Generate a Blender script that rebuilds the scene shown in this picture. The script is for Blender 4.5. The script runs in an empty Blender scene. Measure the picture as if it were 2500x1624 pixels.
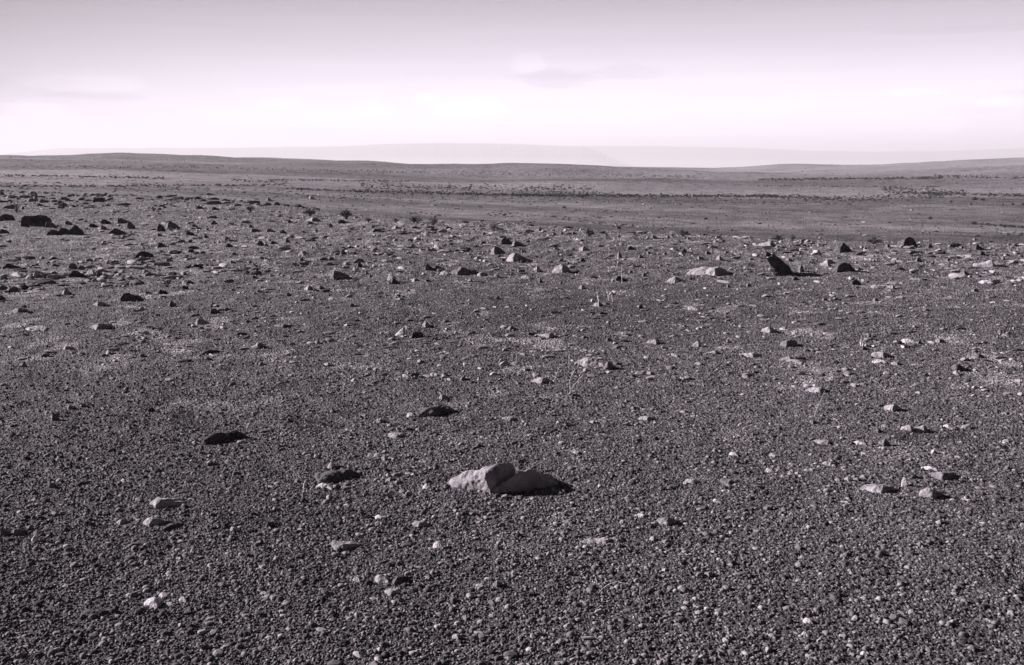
import bpy, bmesh, math, random
import numpy as np
from mathutils import Vector

R = math.radians
scene = bpy.context.scene
COL = scene.collection

# ------------------------------------------------------------------ camera
F = 2680.0                      # focal length in photo pixels (2500 x 1624)
CX, CY = 1250.0, 812.0
H = 1.6
PITCH = math.atan((CY - 398.0) / F)
CP, SP = math.cos(PITCH), math.sin(PITCH)
cam_data = bpy.data.cameras.new('camera')
cam_data.sensor_width = 36.0
cam_data.lens = 36.0 * F / 2500.0
cam_data.clip_start = 0.05
cam_data.clip_end = 80000.0
cam = bpy.data.objects.new('camera', cam_data)
COL.objects.link(cam)
cam.location = (0, 0, H)
cam.rotation_euler = (math.pi / 2 - PITCH, 0, 0)
scene.camera = cam

# ------------------------------------------------------------------ view, sun, sky
scene.view_settings.view_transform = 'Standard'
scene.view_settings.look = 'None'
scene.view_settings.gamma = 1.0
scene.view_settings.exposure = 1.32
scene.cycles.max_bounces = 6
scene.cycles.diffuse_bounces = 2
scene.cycles.volume_bounces = 0

SUN_EL, SUN_BACK = R(22.0), R(15.0)
sun_dir = Vector((-math.cos(SUN_EL) * math.cos(SUN_BACK), math.cos(SUN_EL) * math.sin(SUN_BACK), math.sin(SUN_EL)))
sd = bpy.data.lights.new('sun', 'SUN')
sd.energy = 5.0
sd.angle = R(0.5)
sd.color = (1.0, 0.935, 0.97)
sun = bpy.data.objects.new('sun', sd)
COL.objects.link(sun)
sun.rotation_euler = sun_dir.to_track_quat('Z', 'Y').to_euler()

world = bpy.data.worlds.new('World')
scene.world = world
world.use_nodes = True
nt = world.node_tree
nt.nodes.clear()
N = nt.nodes.new
def L(a, b): nt.links.new(a, b)
def wmath(op, a, b=None, c=None, clamp=False):
    n = N('ShaderNodeMath'); n.operation = op; n.use_clamp = clamp
    for i, v in enumerate((a, b, c)):
        if v is None: continue
        if isinstance(v, (int, float)): n.inputs[i].default_value = v
        else: L(v, n.inputs[i])
    return n.outputs[0]
out = N('ShaderNodeOutputWorld'); bg = N('ShaderNodeBackground')
sky = N('ShaderNodeTexSky'); sky.sky_type = 'NISHITA'; sky.sun_disc = False
sky.sun_elevation = SUN_EL
sky.sun_rotation = math.atan2(sun_dir.x, sun_dir.y)
sky.altitude = 1200; sky.air_density = 1.0; sky.dust_density = 1.5
bw = N('ShaderNodeRGBToBW'); L(sky.outputs[0], bw.inputs[0])
tc = N('ShaderNodeTexCoord'); sx = N('ShaderNodeSeparateXYZ'); L(tc.outputs['Generated'], sx.inputs[0])
el = sx.outputs['Z']
az = wmath('ARCTAN2', sx.outputs['X'], sx.outputs['Y'])
# film-like falloff above the bright horizon band; overhead dimmed to cut fill light
ramp = N('ShaderNodeValToRGB'); L(el, ramp.inputs[0])
cr = ramp.color_ramp
cr.elements[0].position = 0.0; cr.elements[0].color = (1.22, 1.22, 1.22, 1)
cr.elements[1].position = 1.0; cr.elements[1].color = (0.03, 0.03, 0.03, 1)
for p, v in ((0.03, 1.04), (0.06, 0.86), (0.095, 0.64), (0.145, 0.40), (0.25, 0.12), (0.5, 0.03)):
    e = cr.elements.new(p); e.color = (v, v, v, 1)
cr.interpolation = 'EASE'
cr.interpolation = 'LINEAR'
# clouds
comb = N('ShaderNodeCombineXYZ'); L(az, comb.inputs[0]); L(el, comb.inputs[1])
mp = N('ShaderNodeMapping'); L(comb.outputs[0], mp.inputs[0]); mp.inputs['Scale'].default_value = (16, 52, 1)
nz = N('ShaderNodeTexNoise'); L(mp.outputs[0], nz.inputs[0]); nz.inputs['Scale'].default_value = 1.6; nz.inputs['Detail'].default_value = 9; nz.inputs['Roughness'].default_value = 0.62
mp2 = N('ShaderNodeMapping'); L(comb.outputs[0], mp2.inputs[0]); mp2.inputs['Scale'].default_value = (3, 110, 1); mp2.inputs['Rotation'].default_value = (0, 0, 0.02)
nz2 = N('ShaderNodeTexNoise'); L(mp2.outputs[0], nz2.inputs[0]); nz2.inputs['Scale'].default_value = 1.0; nz2.inputs['Detail'].default_value = 6
def px_az(x): return math.atan((x - CX) / F / CP)
def px_el(y): return math.sin(math.atan((398.0 - y) / F))
def blob(x, y, wx, wy, amp):
    """soft cloud patch at a sky direction, edges broken up by the noise"""
    a = wmath('MULTIPLY', wmath('SUBTRACT', az, px_az(x)), F / wx)
    e = wmath('MULTIPLY', wmath('SUBTRACT', el, px_el(y)), F / wy)
    d = wmath('ADD', wmath('MULTIPLY', a, a), wmath('MULTIPLY', e, e))
    g = wmath('EXPONENT', wmath('MULTIPLY', d, -1.0))
    t = wmath('MULTIPLY', wmath('SUBTRACT', wmath('ADD', g, wmath('MULTIPLY', nz.outputs[0], 1.3)), 1.0), 3.4, clamp=True)
    return wmath('MULTIPLY', wmath('MULTIPLY', t, wmath('MULTIPLY', g, 1.8, clamp=True)), amp * (0.95 if amp < 0 else 1.9))
tot = wmath('MULTIPLY', wmath('SUBTRACT', nz2.outputs[0], 0.5), 0.22)
for b in ((1360, 200, 110, 26, -0.16), (1530, 185, 90, 22, -0.09), (1290, 165, 50, 26, 0.06), (1150, 268, 110, 30, 0.07),
          (250, 250, 130, 9, -0.16), (230, 222, 150, 22, 0.09), (80, 300, 150, 40, 0.12), (200, 345, 120, 10, -0.08),
          (1000, 228, 90, 14, -0.07), (920, 270, 60, 22, 0.07), (2350, 108, 260, 9, -0.09), (700, 260, 60, 16, 0.06), (1050, 245, 40, 20, 0.06), (560, 235, 50, 12, -0.05), (1750, 235, 120, 8, -0.04), (130, 275, 60, 22, 0.07), (60, 330, 70, 16, -0.07), (2200, 240, 70, 12, 0.05), (2450, 300, 160, 70, -0.10),
          (2400, 265, 60, 14, 0.08), (0, 240, 260, 60, -0.10), (640, 290, 330, 14, 0.04)):
    tot = wmath('ADD', tot, blob(*b))
# the sky is brightest right of the middle and duller to the far left
sd_ = wmath('SUBTRACT', az, 0.34)
side = wmath('SUBTRACT', 1.0, wmath('MULTIPLY', wmath('MULTIPLY', sd_, sd_), 1.2))
side = wmath('SUBTRACT', side, wmath('MULTIPLY', wmath('MAXIMUM', wmath('SUBTRACT', az, 0.5), 0.0), 2.2))  # drops faster right of the view, keeping sky fill off shaded faces
side = wmath('SUBTRACT', side, wmath('MULTIPLY', wmath('MAXIMUM', wmath('SUBTRACT', -0.46, az), 0.0), 2.0))  # same added darkening past the left edge of the view
side = wmath('MAXIMUM', side, 0.03)
val = wmath('MULTIPLY', bw.outputs[0], ramp.outputs[0])
val = wmath('MULTIPLY', val, side)
val = wmath('MULTIPLY', val, wmath('ADD', tot, 1.0))
tint = N('ShaderNodeMixRGB'); tint.blend_type = 'MULTIPLY'; tint.inputs[0].default_value = 1.0
tint.inputs[2].default_value = (1.0, 0.905, 1.08, 1)
L(val, tint.inputs[1])
L(tint.outputs[0], bg.inputs[0])
SKY_STRENGTH = 0.12
bg.inputs[1].default_value = SKY_STRENGTH
L(bg.outputs[0], out.inputs[0])

# ------------------------------------------------------------------ helpers
def lat(ix, iy, seed):
    ix = ix.astype(np.int64) & 0xffffffff; iy = iy.astype(np.int64) & 0xffffffff
    h = (ix * 374761393 + iy * 668265263 + seed * 2246822519) & 0xffffffff
    h = ((h ^ (h >> 13)) * 1274126177) & 0xffffffff
    h = ((h ^ (h >> 15)) * 2654435761) & 0xffffffff
    return ((h ^ (h >> 16)) & 0xffffff).astype(np.float32) / 16777216.0
def vnoise(x, y, seed):
    xi = np.floor(x); yi = np.floor(y)
    fx = x - xi; fy = y - yi
    fx = fx * fx * (3 - 2 * fx); fy = fy * fy * (3 - 2 * fy)
    a = lat(xi, yi, seed); b = lat(xi + 1, yi, seed); c = lat(xi, yi + 1, seed); d = lat(xi + 1, yi + 1, seed)
    return (a * (1 - fx) + b * fx) * (1 - fy) + (c * (1 - fx) + d * fx) * fy - 0.5
def fbm(x, y, seed, o=4, g=0.5):
    s = 0; amp = 1
    for k in range(o):
        s = s + amp * vnoise(x * 2 ** k + 13.7 * k, y * 2 ** k - 7.1 * k, seed + k); amp *= g
    return s
def make_mesh(name, verts, faces_quads=None, loops=None, starts=None, mat=None, attrs=None, smooth=False):
    me = bpy.data.meshes.new(name)
    verts = np.ascontiguousarray(verts, dtype=np.float32)
    me.vertices.add(len(verts)); me.vertices.foreach_set('co', verts.ravel())
    if faces_quads is not None:
        k = faces_quads.shape[1]
        loops = faces_quads.ravel(); starts = np.arange(len(faces_quads)) * k
    me.loops.add(len(loops)); me.loops.foreach_set('vertex_index', np.asarray(loops, dtype=np.int32))
    me.polygons.add(len(starts)); me.polygons.foreach_set('loop_start', np.asarray(starts, dtype=np.int32))
    me.update(calc_edges=True)
    if attrs:
        for k, v in attrs.items():
            a = me.attributes.new(k, 'FLOAT', 'POINT'); a.data.foreach_set('value', np.asarray(v, dtype=np.float32))
    me.polygons.foreach_set('use_smooth', np.full(len(starts), smooth, dtype=bool))
    if mat: me.materials.append(mat)
    return me
def link(name, me, kind=None, label=None, cat=None, group=None, parent=None):
    o = bpy.data.objects.new(name, me); COL.objects.link(o)
    if kind: o['kind'] = kind
    if label: o['label'] = label
    if cat: o['category'] = cat
    if group: o['group'] = group
    if parent: o.parent = parent
    return o
TINT = (1.0, 0.925, 0.985)
def grey(v): return (v * TINT[0], v * TINT[1], v * TINT[2], 1)
def new_mat(name, rough=0.95):
    m = bpy.data.materials.new(name); m.use_nodes = True
    b = m.node_tree.nodes['Principled BSDF']; b.inputs['Roughness'].default_value = rough
    b.inputs['Specular IOR Level'].default_value = 0.15
    return m, m.node_tree, b
def ramp_node(t, fac, stops):
    r = t.nodes.new('ShaderNodeValToRGB'); t.links.new(fac, r.inputs[0])
    e = r.color_ramp.elements
    e[0].position, e[0].color = stops[0][0], grey(stops[0][1])
    e[1].position, e[1].color = stops[-1][0], grey(stops[-1][1])
    for p, v in stops[1:-1]:
        x = e.new(p); x.color = grey(v)
    return r.outputs[0]

# ------------------------------------------------------------------ materials
def tone_material(name, stops, attr='tone', nscale=None, namp=0.0):
    m, t, b = new_mat(name)
    a = t.nodes.new('ShaderNodeAttribute'); a.attribute_name = attr
    fac = a.outputs['Fac']
    if nscale:
        g = t.nodes.new('ShaderNodeNewGeometry')
        n = t.nodes.new('ShaderNodeTexNoise'); n.inputs['Scale'].default_value = nscale; n.inputs['Detail'].default_value = 6
        t.links.new(g.outputs['Position'], n.inputs['Vector'])
        s = t.nodes.new('ShaderNodeMath'); s.operation = 'MULTIPLY_ADD'; s.inputs[1].default_value = namp
        t.links.new(n.outputs[0], s.inputs[0]); 
        s2 = t.nodes.new('ShaderNodeMath'); s2.operation = 'SUBTRACT'; s2.inputs[1].default_value = namp * 0.5
        t.links.new(fac, s.inputs[2]); t.links.new(s.outputs[0], s2.inputs[0]); fac = s2.outputs[0]
    t.links.new(ramp_node(t, fac, stops), b.inputs['Base Color'])
    return m
M_GRAVEL = tone_material('gravel_ground', [(0.0, 0.013), (0.4, 0.080), (0.7, 0.175), (1.0, 0.40)])
M_STONE = tone_material('loose_stone', [(0.0, 0.04), (0.5, 0.13), (1.0, 0.4)], nscale=60, namp=0.3)
M_HILL = tone_material('hill_soil', [(0.0, 0.013), (0.5, 0.104), (1.0, 0.25)], nscale=0.35, namp=1.1)

def rock_material(name, lo, mid, hi):
    m, t, b = new_mat(name)
    tcn = t.nodes.new('ShaderNodeTexCoord')
    n = t.nodes.new('ShaderNodeTexNoise'); n.inputs['Scale'].default_value = 9; n.inputs['Detail'].default_value = 8; n.inputs['Roughness'].default_value = 0.65
    n2 = t.nodes.new('ShaderNodeTexNoise'); n2.inputs['Scale'].default_value = 70; n2.inputs['Detail'].default_value = 6; n2.inputs['Roughness'].default_value = 0.7
    info = t.nodes.new('ShaderNodeObjectInfo')
    va = t.nodes.new('ShaderNodeVectorMath'); va.operation = 'ADD'
    t.links.new(tcn.outputs['Object'], va.inputs[0]); t.links.new(info.outputs['Random'], va.inputs[1])
    t.links.new(va.outputs[0], n.inputs['Vector']); t.links.new(va.outputs[0], n2.inputs['Vector'])
    t.links.new(ramp_node(t, n.outputs[0], [(0.3, lo), (0.5, mid), (0.72, hi)]), b.inputs['Base Color'])
    bp0 = t.nodes.new('ShaderNodeBump'); bp0.inputs['Strength'].default_value = 0.8; bp0.inputs['Distance'].default_value = 0.03
    n3 = t.nodes.new('ShaderNodeTexNoise'); n3.inputs['Scale'].default_value = 17; n3.inputs['Detail'].default_value = 5; n3.inputs['Distortion'].default_value = 1.2
    t.links.new(va.outputs[0], n3.inputs['Vector']); t.links.new(n3.outputs[0], bp0.inputs['Height'])
    bp = t.nodes.new('ShaderNodeBump'); bp.inputs['Strength'].default_value = 0.7; bp.inputs['Distance'].default_value = 0.012
    t.links.new(bp0.outputs[0], bp.inputs['Normal'])
    t.links.new(n2.outputs[0], bp.inputs['Height']); t.links.new(bp.outputs[0], b.inputs['Normal'])
    return m
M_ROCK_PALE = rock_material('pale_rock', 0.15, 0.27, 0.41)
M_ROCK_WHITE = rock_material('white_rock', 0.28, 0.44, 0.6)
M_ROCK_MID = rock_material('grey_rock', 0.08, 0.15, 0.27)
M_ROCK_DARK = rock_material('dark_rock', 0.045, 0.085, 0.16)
def plain_material(name, v, v2=None, scale=30):
    m, t, b = new_mat(name)
    if v2 is None: b.inputs['Base Color'].default_value = grey(v)
    else:
        n = t.nodes.new('ShaderNodeTexNoise'); n.inputs['Scale'].default_value = scale
        g = t.nodes.new('ShaderNodeNewGeometry'); t.links.new(g.outputs['Position'], n.inputs['Vector'])
        t.links.new(ramp_node(t, n.outputs[0], [(0.35, v), (0.65, v2)]), b.inputs['Base Color'])
    return m
M_LEAF = plain_material('shrub_leaf', 0.035, 0.09, 14)
M_STEM = plain_material('shrub_stem', 0.06, 0.14, 20)
M_STRAW = plain_material('dry_straw', 0.42, 0.62, 40)
M_STRAW_DULL = plain_material('dry_grass', 0.16, 0.32, 20)
M_FLOWER = plain_material('bleached_seed_head', 0.6, 0.75, 50)
M_BRUSH = plain_material('far_brush', 0.025, 0.07, 0.3)

# ------------------------------------------------------------------ terrain
PX = np.array([0, 300, 600, 750, 900, 1050, 1200, 1350, 1500, 1600, 1800, 2050, 2200, 2350, 2500], float)
EDGE_Y = np.interp(PX, [0, 300, 600, 800, 1000, 1250, 1500, 1800, 2100, 2300, 2500], [478, 486, 500, 524, 540, 556, 570, 582, 598, 600, 604])
DROP = np.interp(PX, [0, 500, 1000, 1800, 2500], [1.0, 1.6, 3.2, 4.8, 5.0])
LINE_Y = np.interp(PX, [0, 300, 600, 750, 900, 1200, 1600, 1900, 2050, 2200, 2500], [457, 457, 453, 461, 469, 476, 482, 480, 488, 484, 477])
CREST_Y = np.interp(PX, [0, 60, 150, 300, 600, 750, 900, 1000, 1050, 1150, 1250, 1350, 1500, 1700, 1850, 2000, 2150, 2300, 2500],
                    [386, 380, 377, 383, 391, 394, 399, 406, 411, 418, 413, 405, 406, 409, 411, 409, 402, 392, 383])
CREST_R = np.interp(PX, [0, 900, 1500, 2500], [1250, 1700, 1900, 1400])
def slope_at(px, y):
    """dz per metre of horizontal distance along the ray through (px, y)"""
    a = (px - CX) / F; b = (CY - y) / F
    dy = CP + b * SP; dz = -SP + b * CP
    return dz / np.sqrt(a * a + dy * dy)
EDGE_R = -H / slope_at(PX, EDGE_Y)
LINE_R = -(H + DROP) / slope_at(PX, LINE_Y)
CREST_Z = H + CREST_R * slope_at(PX, CREST_Y + 1.5)
def sm(t): t = np.clip(t, 0, 1); return t * t * (3 - 2 * t)
def px_of(x, y):
    c = np.maximum(y * CP, 0.02 * np.hypot(x, y) + 1e-6)
    v = CX + F * x / c
    return np.clip(v, -4000, 6500)
def ground_z(x, y):
    x = np.asarray(x, float); y = np.asarray(y, float)
    r = np.hypot(x, y); p = px_of(x, y)
    er = np.interp(p, PX, EDGE_R); dr = np.interp(p, PX, DROP); lr = np.interp(p, PX, LINE_R)
    czr = np.interp(p, PX, CREST_R); cz = np.interp(p, PX, CREST_Z)
    er = er * (1 + 0.05 * fbm(x / 6, y / 6, 5, 2))
    z = 0.05 * fbm(x / 5.0, y / 5.0, 11, 3) * sm((r - 3) / 8) + 0.014 * fbm(x / 0.7, y / 0.7, 21, 3)
    z = z - dr * sm((r - er) / (er * 1.0))
    near_p = sm((r - er * 1.2) / er)
    z = z + near_p * 0.35 * fbm(x / 26.0, y / 14.0, 31, 3) * 1.5
    t = np.clip((r - lr) / (czr - lr), 0, 1)
    hill = sm(t) * 0.55 + t * 0.45
    z = z + (cz + dr) * hill
    und = fbm(x / 240.0, y / 95.0, 41, 4) * 11.0 * np.sin(np.pi * np.clip(t, 0, 1)) ** 0.8 * (1 - 0.85 * sm((t - 0.5) / 0.35))
    und = und + fbm(x / 60.0, y / 32.0, 43, 2) * 1.3 * sm(t * 6)* (1 - sm((t - 0.8) * 5))
    z = z + und * (t > 0)
    z = z - (cz + 60.0) * sm((r - czr * 1.03) / 2500.0)
    return z
def pixel_point(px, y):
    """first point of the ground seen through photo pixel (px, y)"""
    a = (px - CX) / F; b = (CY - y) / F
    d = np.array([a, CP + b * SP, -SP + b * CP]); d /= math.hypot(d[0], d[1])
    r = np.exp(np.linspace(math.log(2.0), math.log(1800), 2600))
    z = ground_z(d[0] * r, d[1] * r) - (H + d[2] * r)
    hit = np.nonzero(z >= 0)[0]
    if len(hit) == 0: return None
    k = hit[0]
    if k == 0: rr = r[0]
    else: rr = r[k - 1] + (r[k] - r[k - 1]) * (-z[k - 1]) / (z[k] - z[k - 1] + 1e-12)
    return Vector((d[0] * rr, d[1] * rr, float(ground_z(d[0] * rr, d[1] * rr))))

def pebbles(x, y, s, seed, keep=1.0, hscale=0.62):
    ci = np.floor(x / s); cj = np.floor(y / s)
    best = np.zeros_like(x); tone = np.full_like(x, -1.0)
    for di in (-1, 0, 1):
        for dj in (-1, 0, 1):
            a = ci + di; b = cj + dj
            h1 = lat(a, b, seed); h2 = lat(a, b, seed + 1); h3 = lat(a, b, seed + 2); h4 = lat(a, b, seed + 3)
            px = (a + 0.5 + 0.8 * (h1 - 0.5)) * s; py = (b + 0.5 + 0.8 * (h2 - 0.5)) * s
            rad = s * (0.3 + 0.45 * h3 ** 1.5)
            ang = h4 * 3.14159
            dx = x - px; dy = y - py; c = np.cos(ang); sn = np.sin(ang)
            u = (dx * c + dy * sn) / rad; v = (-dx * sn + dy * c) / (rad * (0.62 + 0.3 * h1))
            d = 1 - np.abs(u) ** 2.6 - np.abs(v) ** 2.6
            hh = np.where((d > 0) & (lat(a, b, seed + 5) < keep), rad * hscale * (0.55 + 0.9 * h2) * np.sqrt(np.maximum(d, 0)), 0)
            m = hh > best
            best = np.where(m, hh, best); tone = np.where(m, lat(a, b, seed + 4), tone)
    return best, tone

def grid_faces(nr, nc):
    i = np.arange(nr - 1)[:, None]; j = np.arange(nc - 1)[None, :]
    a = (i * nc + j).ravel()
    return np.stack([a, a + 1, a + nc + 1, a + nc], axis=1)
def grid_faces_wrap(nr, nc):
    i = np.arange(nr - 1)[:, None]; j = np.arange(nc)[None, :]
    a = (i * nc + j).ravel(); b = (i * nc + (j + 1) % nc).ravel()
    return np.stack([a, b, b + nc, a + nc], axis=1)

def tone_patches(x, y, r):
    return 0.16 * fbm(x / 2.2, y / 3.0, 71, 3) + 0.14 * fbm(x / 9, y / 6, 73, 2)

FAR0 = 70.0
def build_ground():
    fine = np.concatenate([np.arange(-68.0, -33.0, 0.13), np.arange(-33.0, 33.001, 0.040), np.arange(33.13, 68.01, 0.13)])
    coarse = np.concatenate([np.arange(70.5, 290.1, 3.0)])
    azs = np.radians(np.concatenate([fine, coarse]))      # clockwise from +Y
    rs = [0.02, 0.4, 0.9, 1.4, 1.9, 2.3]
    r = 2.6
    while r < FAR0:
        rs.append(r); r += max(0.00098 * r, 0.0002 * r * r)
    rs = np.array(rs + [FAR0 + 3])
    A, Rr = np.meshgrid(azs, rs)
    x = (np.sin(A) * Rr).ravel(); y = (np.cos(A) * Rr).ravel(); r = Rr.ravel()
    z = ground_z(x, y)
    tone = np.full_like(z, 0.3)
    infine = (np.cos(A.ravel()) > math.cos(R(68.0))) & (r < FAR0)
    idx = np.nonzero(infine)[0]
    for ch in np.array_split(idx, max(1, len(idx) // 400000)):
        xx, yy, rr = x[ch], y[ch], r[ch]
        h1, t1 = pebbles(xx, yy, 0.0094, 100, 0.82, 0.95)
        h2, t2 = pebbles(xx + 3.3, yy, 0.021, 200, 0.20, 0.75)
        h3, t3 = h2 * 0, t2
        # small hollows and hummocks of the gravel, and the clods farther out
        z[ch] += 0.011 * fbm(xx / 0.13, yy / 0.11, 131, 3) * sm((rr - 2.8) / 2) + 0.05 * fbm(xx / 0.36, yy / 0.42, 141, 3) * sm((rr - 6) / 14)
        fade = 1 - 0.6 * sm((rr - 9) / 14)
        h1 = h1 * fade
        hh = np.maximum(np.maximum(h1, h2), h3)
        # tone: base grit between pebbles, each pebble with its own value
        base = 0.30 + 0.5 * vnoise(xx / 0.004, yy / 0.004, 55) * 0.6
        pt = lambda t: 0.06 + 0.78 * t ** 1.35
        tn = np.where(hh <= 0, base, np.where(h3 >= hh, pt(t3) + 0.1, np.where(h2 >= hh, pt(t2) + 0.04, pt(t1))))
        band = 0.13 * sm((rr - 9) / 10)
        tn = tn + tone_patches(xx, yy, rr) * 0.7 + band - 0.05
        tn = tn + 1.1 * np.clip(fbm(xx / 0.33, yy / 0.45, 83, 3) - 0.22, 0, 0.30) * (0.25 + 0.75 * sm((rr - 5) / 6))
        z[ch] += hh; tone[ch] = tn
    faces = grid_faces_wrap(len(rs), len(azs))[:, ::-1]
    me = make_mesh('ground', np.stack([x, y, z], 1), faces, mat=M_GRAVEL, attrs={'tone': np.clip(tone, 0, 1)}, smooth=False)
    o = link('ground', me, kind='structure'); o['label'] = 'dark gravel plain strewn with pebbles'

def hill_tone(x, y, r, rng=None):
    p = px_of(x, y)
    lr = np.interp(p, PX, LINE_R); czr = np.interp(p, PX, CREST_R)
    t = (r - lr) / (czr - lr)
    base = np.where(t < 0, 0.45, 0.66)
    speck = (np.random.default_rng(4).random(len(x)) - 0.5) * 0.16
    bands = fbm(x / 330.0, np.log(r) * 4.2, 93, 3) * 0.75 * sm(t * 6) + fbm(x / 55.0, np.log(r) * 9.0, 95, 3) * 0.35 * (1 - sm(t * 6))
    return np.clip(base + speck + bands + 0.10 * fbm(x / 30, y / 30, 97, 2), 0, 1)
def build_far():
    fine = np.arange(-34.0, 34.001, 0.055)
    coarse = np.arange(36, 324.1, 3.0)
    azs = np.radians(np.concatenate([fine, coarse]))
    rs = [FAR0 - 2]; r = FAR0
    while r < 2300:
        rs.append(r); r *= 1.0062
    while r < 17600:
        rs.append(r); r *= 1.06
    rs = np.array(rs)
    A, Rr = np.meshgrid(azs, rs)
    # far beyond the picture's sides and behind the camera the sheet stops earlier
    lim = np.where(np.cos(A) > math.cos(R(37)), 1e9, 600.0)
    Rr = np.minimum(Rr, lim)
    x = (np.sin(A) * Rr).ravel(); y = (np.cos(A) * Rr).ravel(); r = Rr.ravel()
    z = ground_z(x, y) - 0.03 * (r < FAR0 + 3)
    bump = np.random.default_rng(8).random(len(x)) * np.clip(r * 0.0003, 0, 0.08)
    z = z + bump * (r < 2300)
    fc = grid_faces_wrap(len(rs), len(azs))[:, ::-1]
    rad = np.hypot(x, y)
    fc = fc[(rad[fc].max(1) - rad[fc].min(1)) > 0.05]         # drop the collapsed cells past the early stop
    me = make_mesh('hills', np.stack([x, y, z], 1), fc, mat=M_HILL, attrs={'tone': hill_tone(x, y, r)}, smooth=False)
    o = link('hills', me, kind='structure'); o['label'] = 'low barren hills beyond the plain'

def build_mesa():
    """the far flat-topped escarpment with its fluted cliff, and the lower range behind it"""
    def ridge(name, dist, px0, px1, n, prof, flutes, seed, label):
        pxs = np.linspace(px0, px1, n)
        top = np.interp(pxs, prof[0], prof[1])
        a = np.arctan((pxs - CX) / F / CP)
        zt = H + dist * (398.0 - top) / F * 1.0 / np.sqrt(1 + ((pxs - CX) / F) ** 2)
        zt = zt + 4 * fbm(pxs / 40.0, pxs * 0, seed, 3)
        rows = []
        base = -62.0
        fl = flutes * (fbm(pxs / 7.0, pxs * 0 + 3, seed + 5, 4) * 45) * np.interp(pxs, [0, 950, 1150], [.05, .15, 1])
        tones = []
        for f, off in ((0.0, -1500), (0.28, -560), (0.5, -190), (0.56, -150), (0.78, -90), (1.0, -40), (1.0, 400), (0.9, 2500)):
            w = 1.0 if 0.3 < f < 1 and off < 0 else (0.35 if f < 0.3 else 0.8)
            rr = dist + off + fl * w * (0.6 if off > 0 else 1)
            z = base + (zt - base) * f
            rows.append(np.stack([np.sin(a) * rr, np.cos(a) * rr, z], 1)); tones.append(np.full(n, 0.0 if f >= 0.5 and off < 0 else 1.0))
        v = np.concatenate(rows)
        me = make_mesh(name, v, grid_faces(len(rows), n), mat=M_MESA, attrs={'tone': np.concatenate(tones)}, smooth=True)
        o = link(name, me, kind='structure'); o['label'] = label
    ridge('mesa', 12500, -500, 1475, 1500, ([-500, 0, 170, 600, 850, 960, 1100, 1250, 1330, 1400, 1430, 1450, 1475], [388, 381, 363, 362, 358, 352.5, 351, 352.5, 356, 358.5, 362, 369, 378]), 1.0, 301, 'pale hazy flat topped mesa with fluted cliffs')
    ridge('far_hills', 15000, 1300, 3000, 500, ([1300, 1400, 1600, 1800, 1950, 2100, 2300, 2380, 2500, 3000], [370, 357.5, 358, 362, 368, 371, 369, 365.5, 362, 372]), 0.04, 331, 'pale far range on the horizon')
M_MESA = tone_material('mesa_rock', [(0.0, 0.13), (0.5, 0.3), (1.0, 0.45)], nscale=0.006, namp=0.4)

build_ground()
build_far()
build_mesa()

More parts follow.
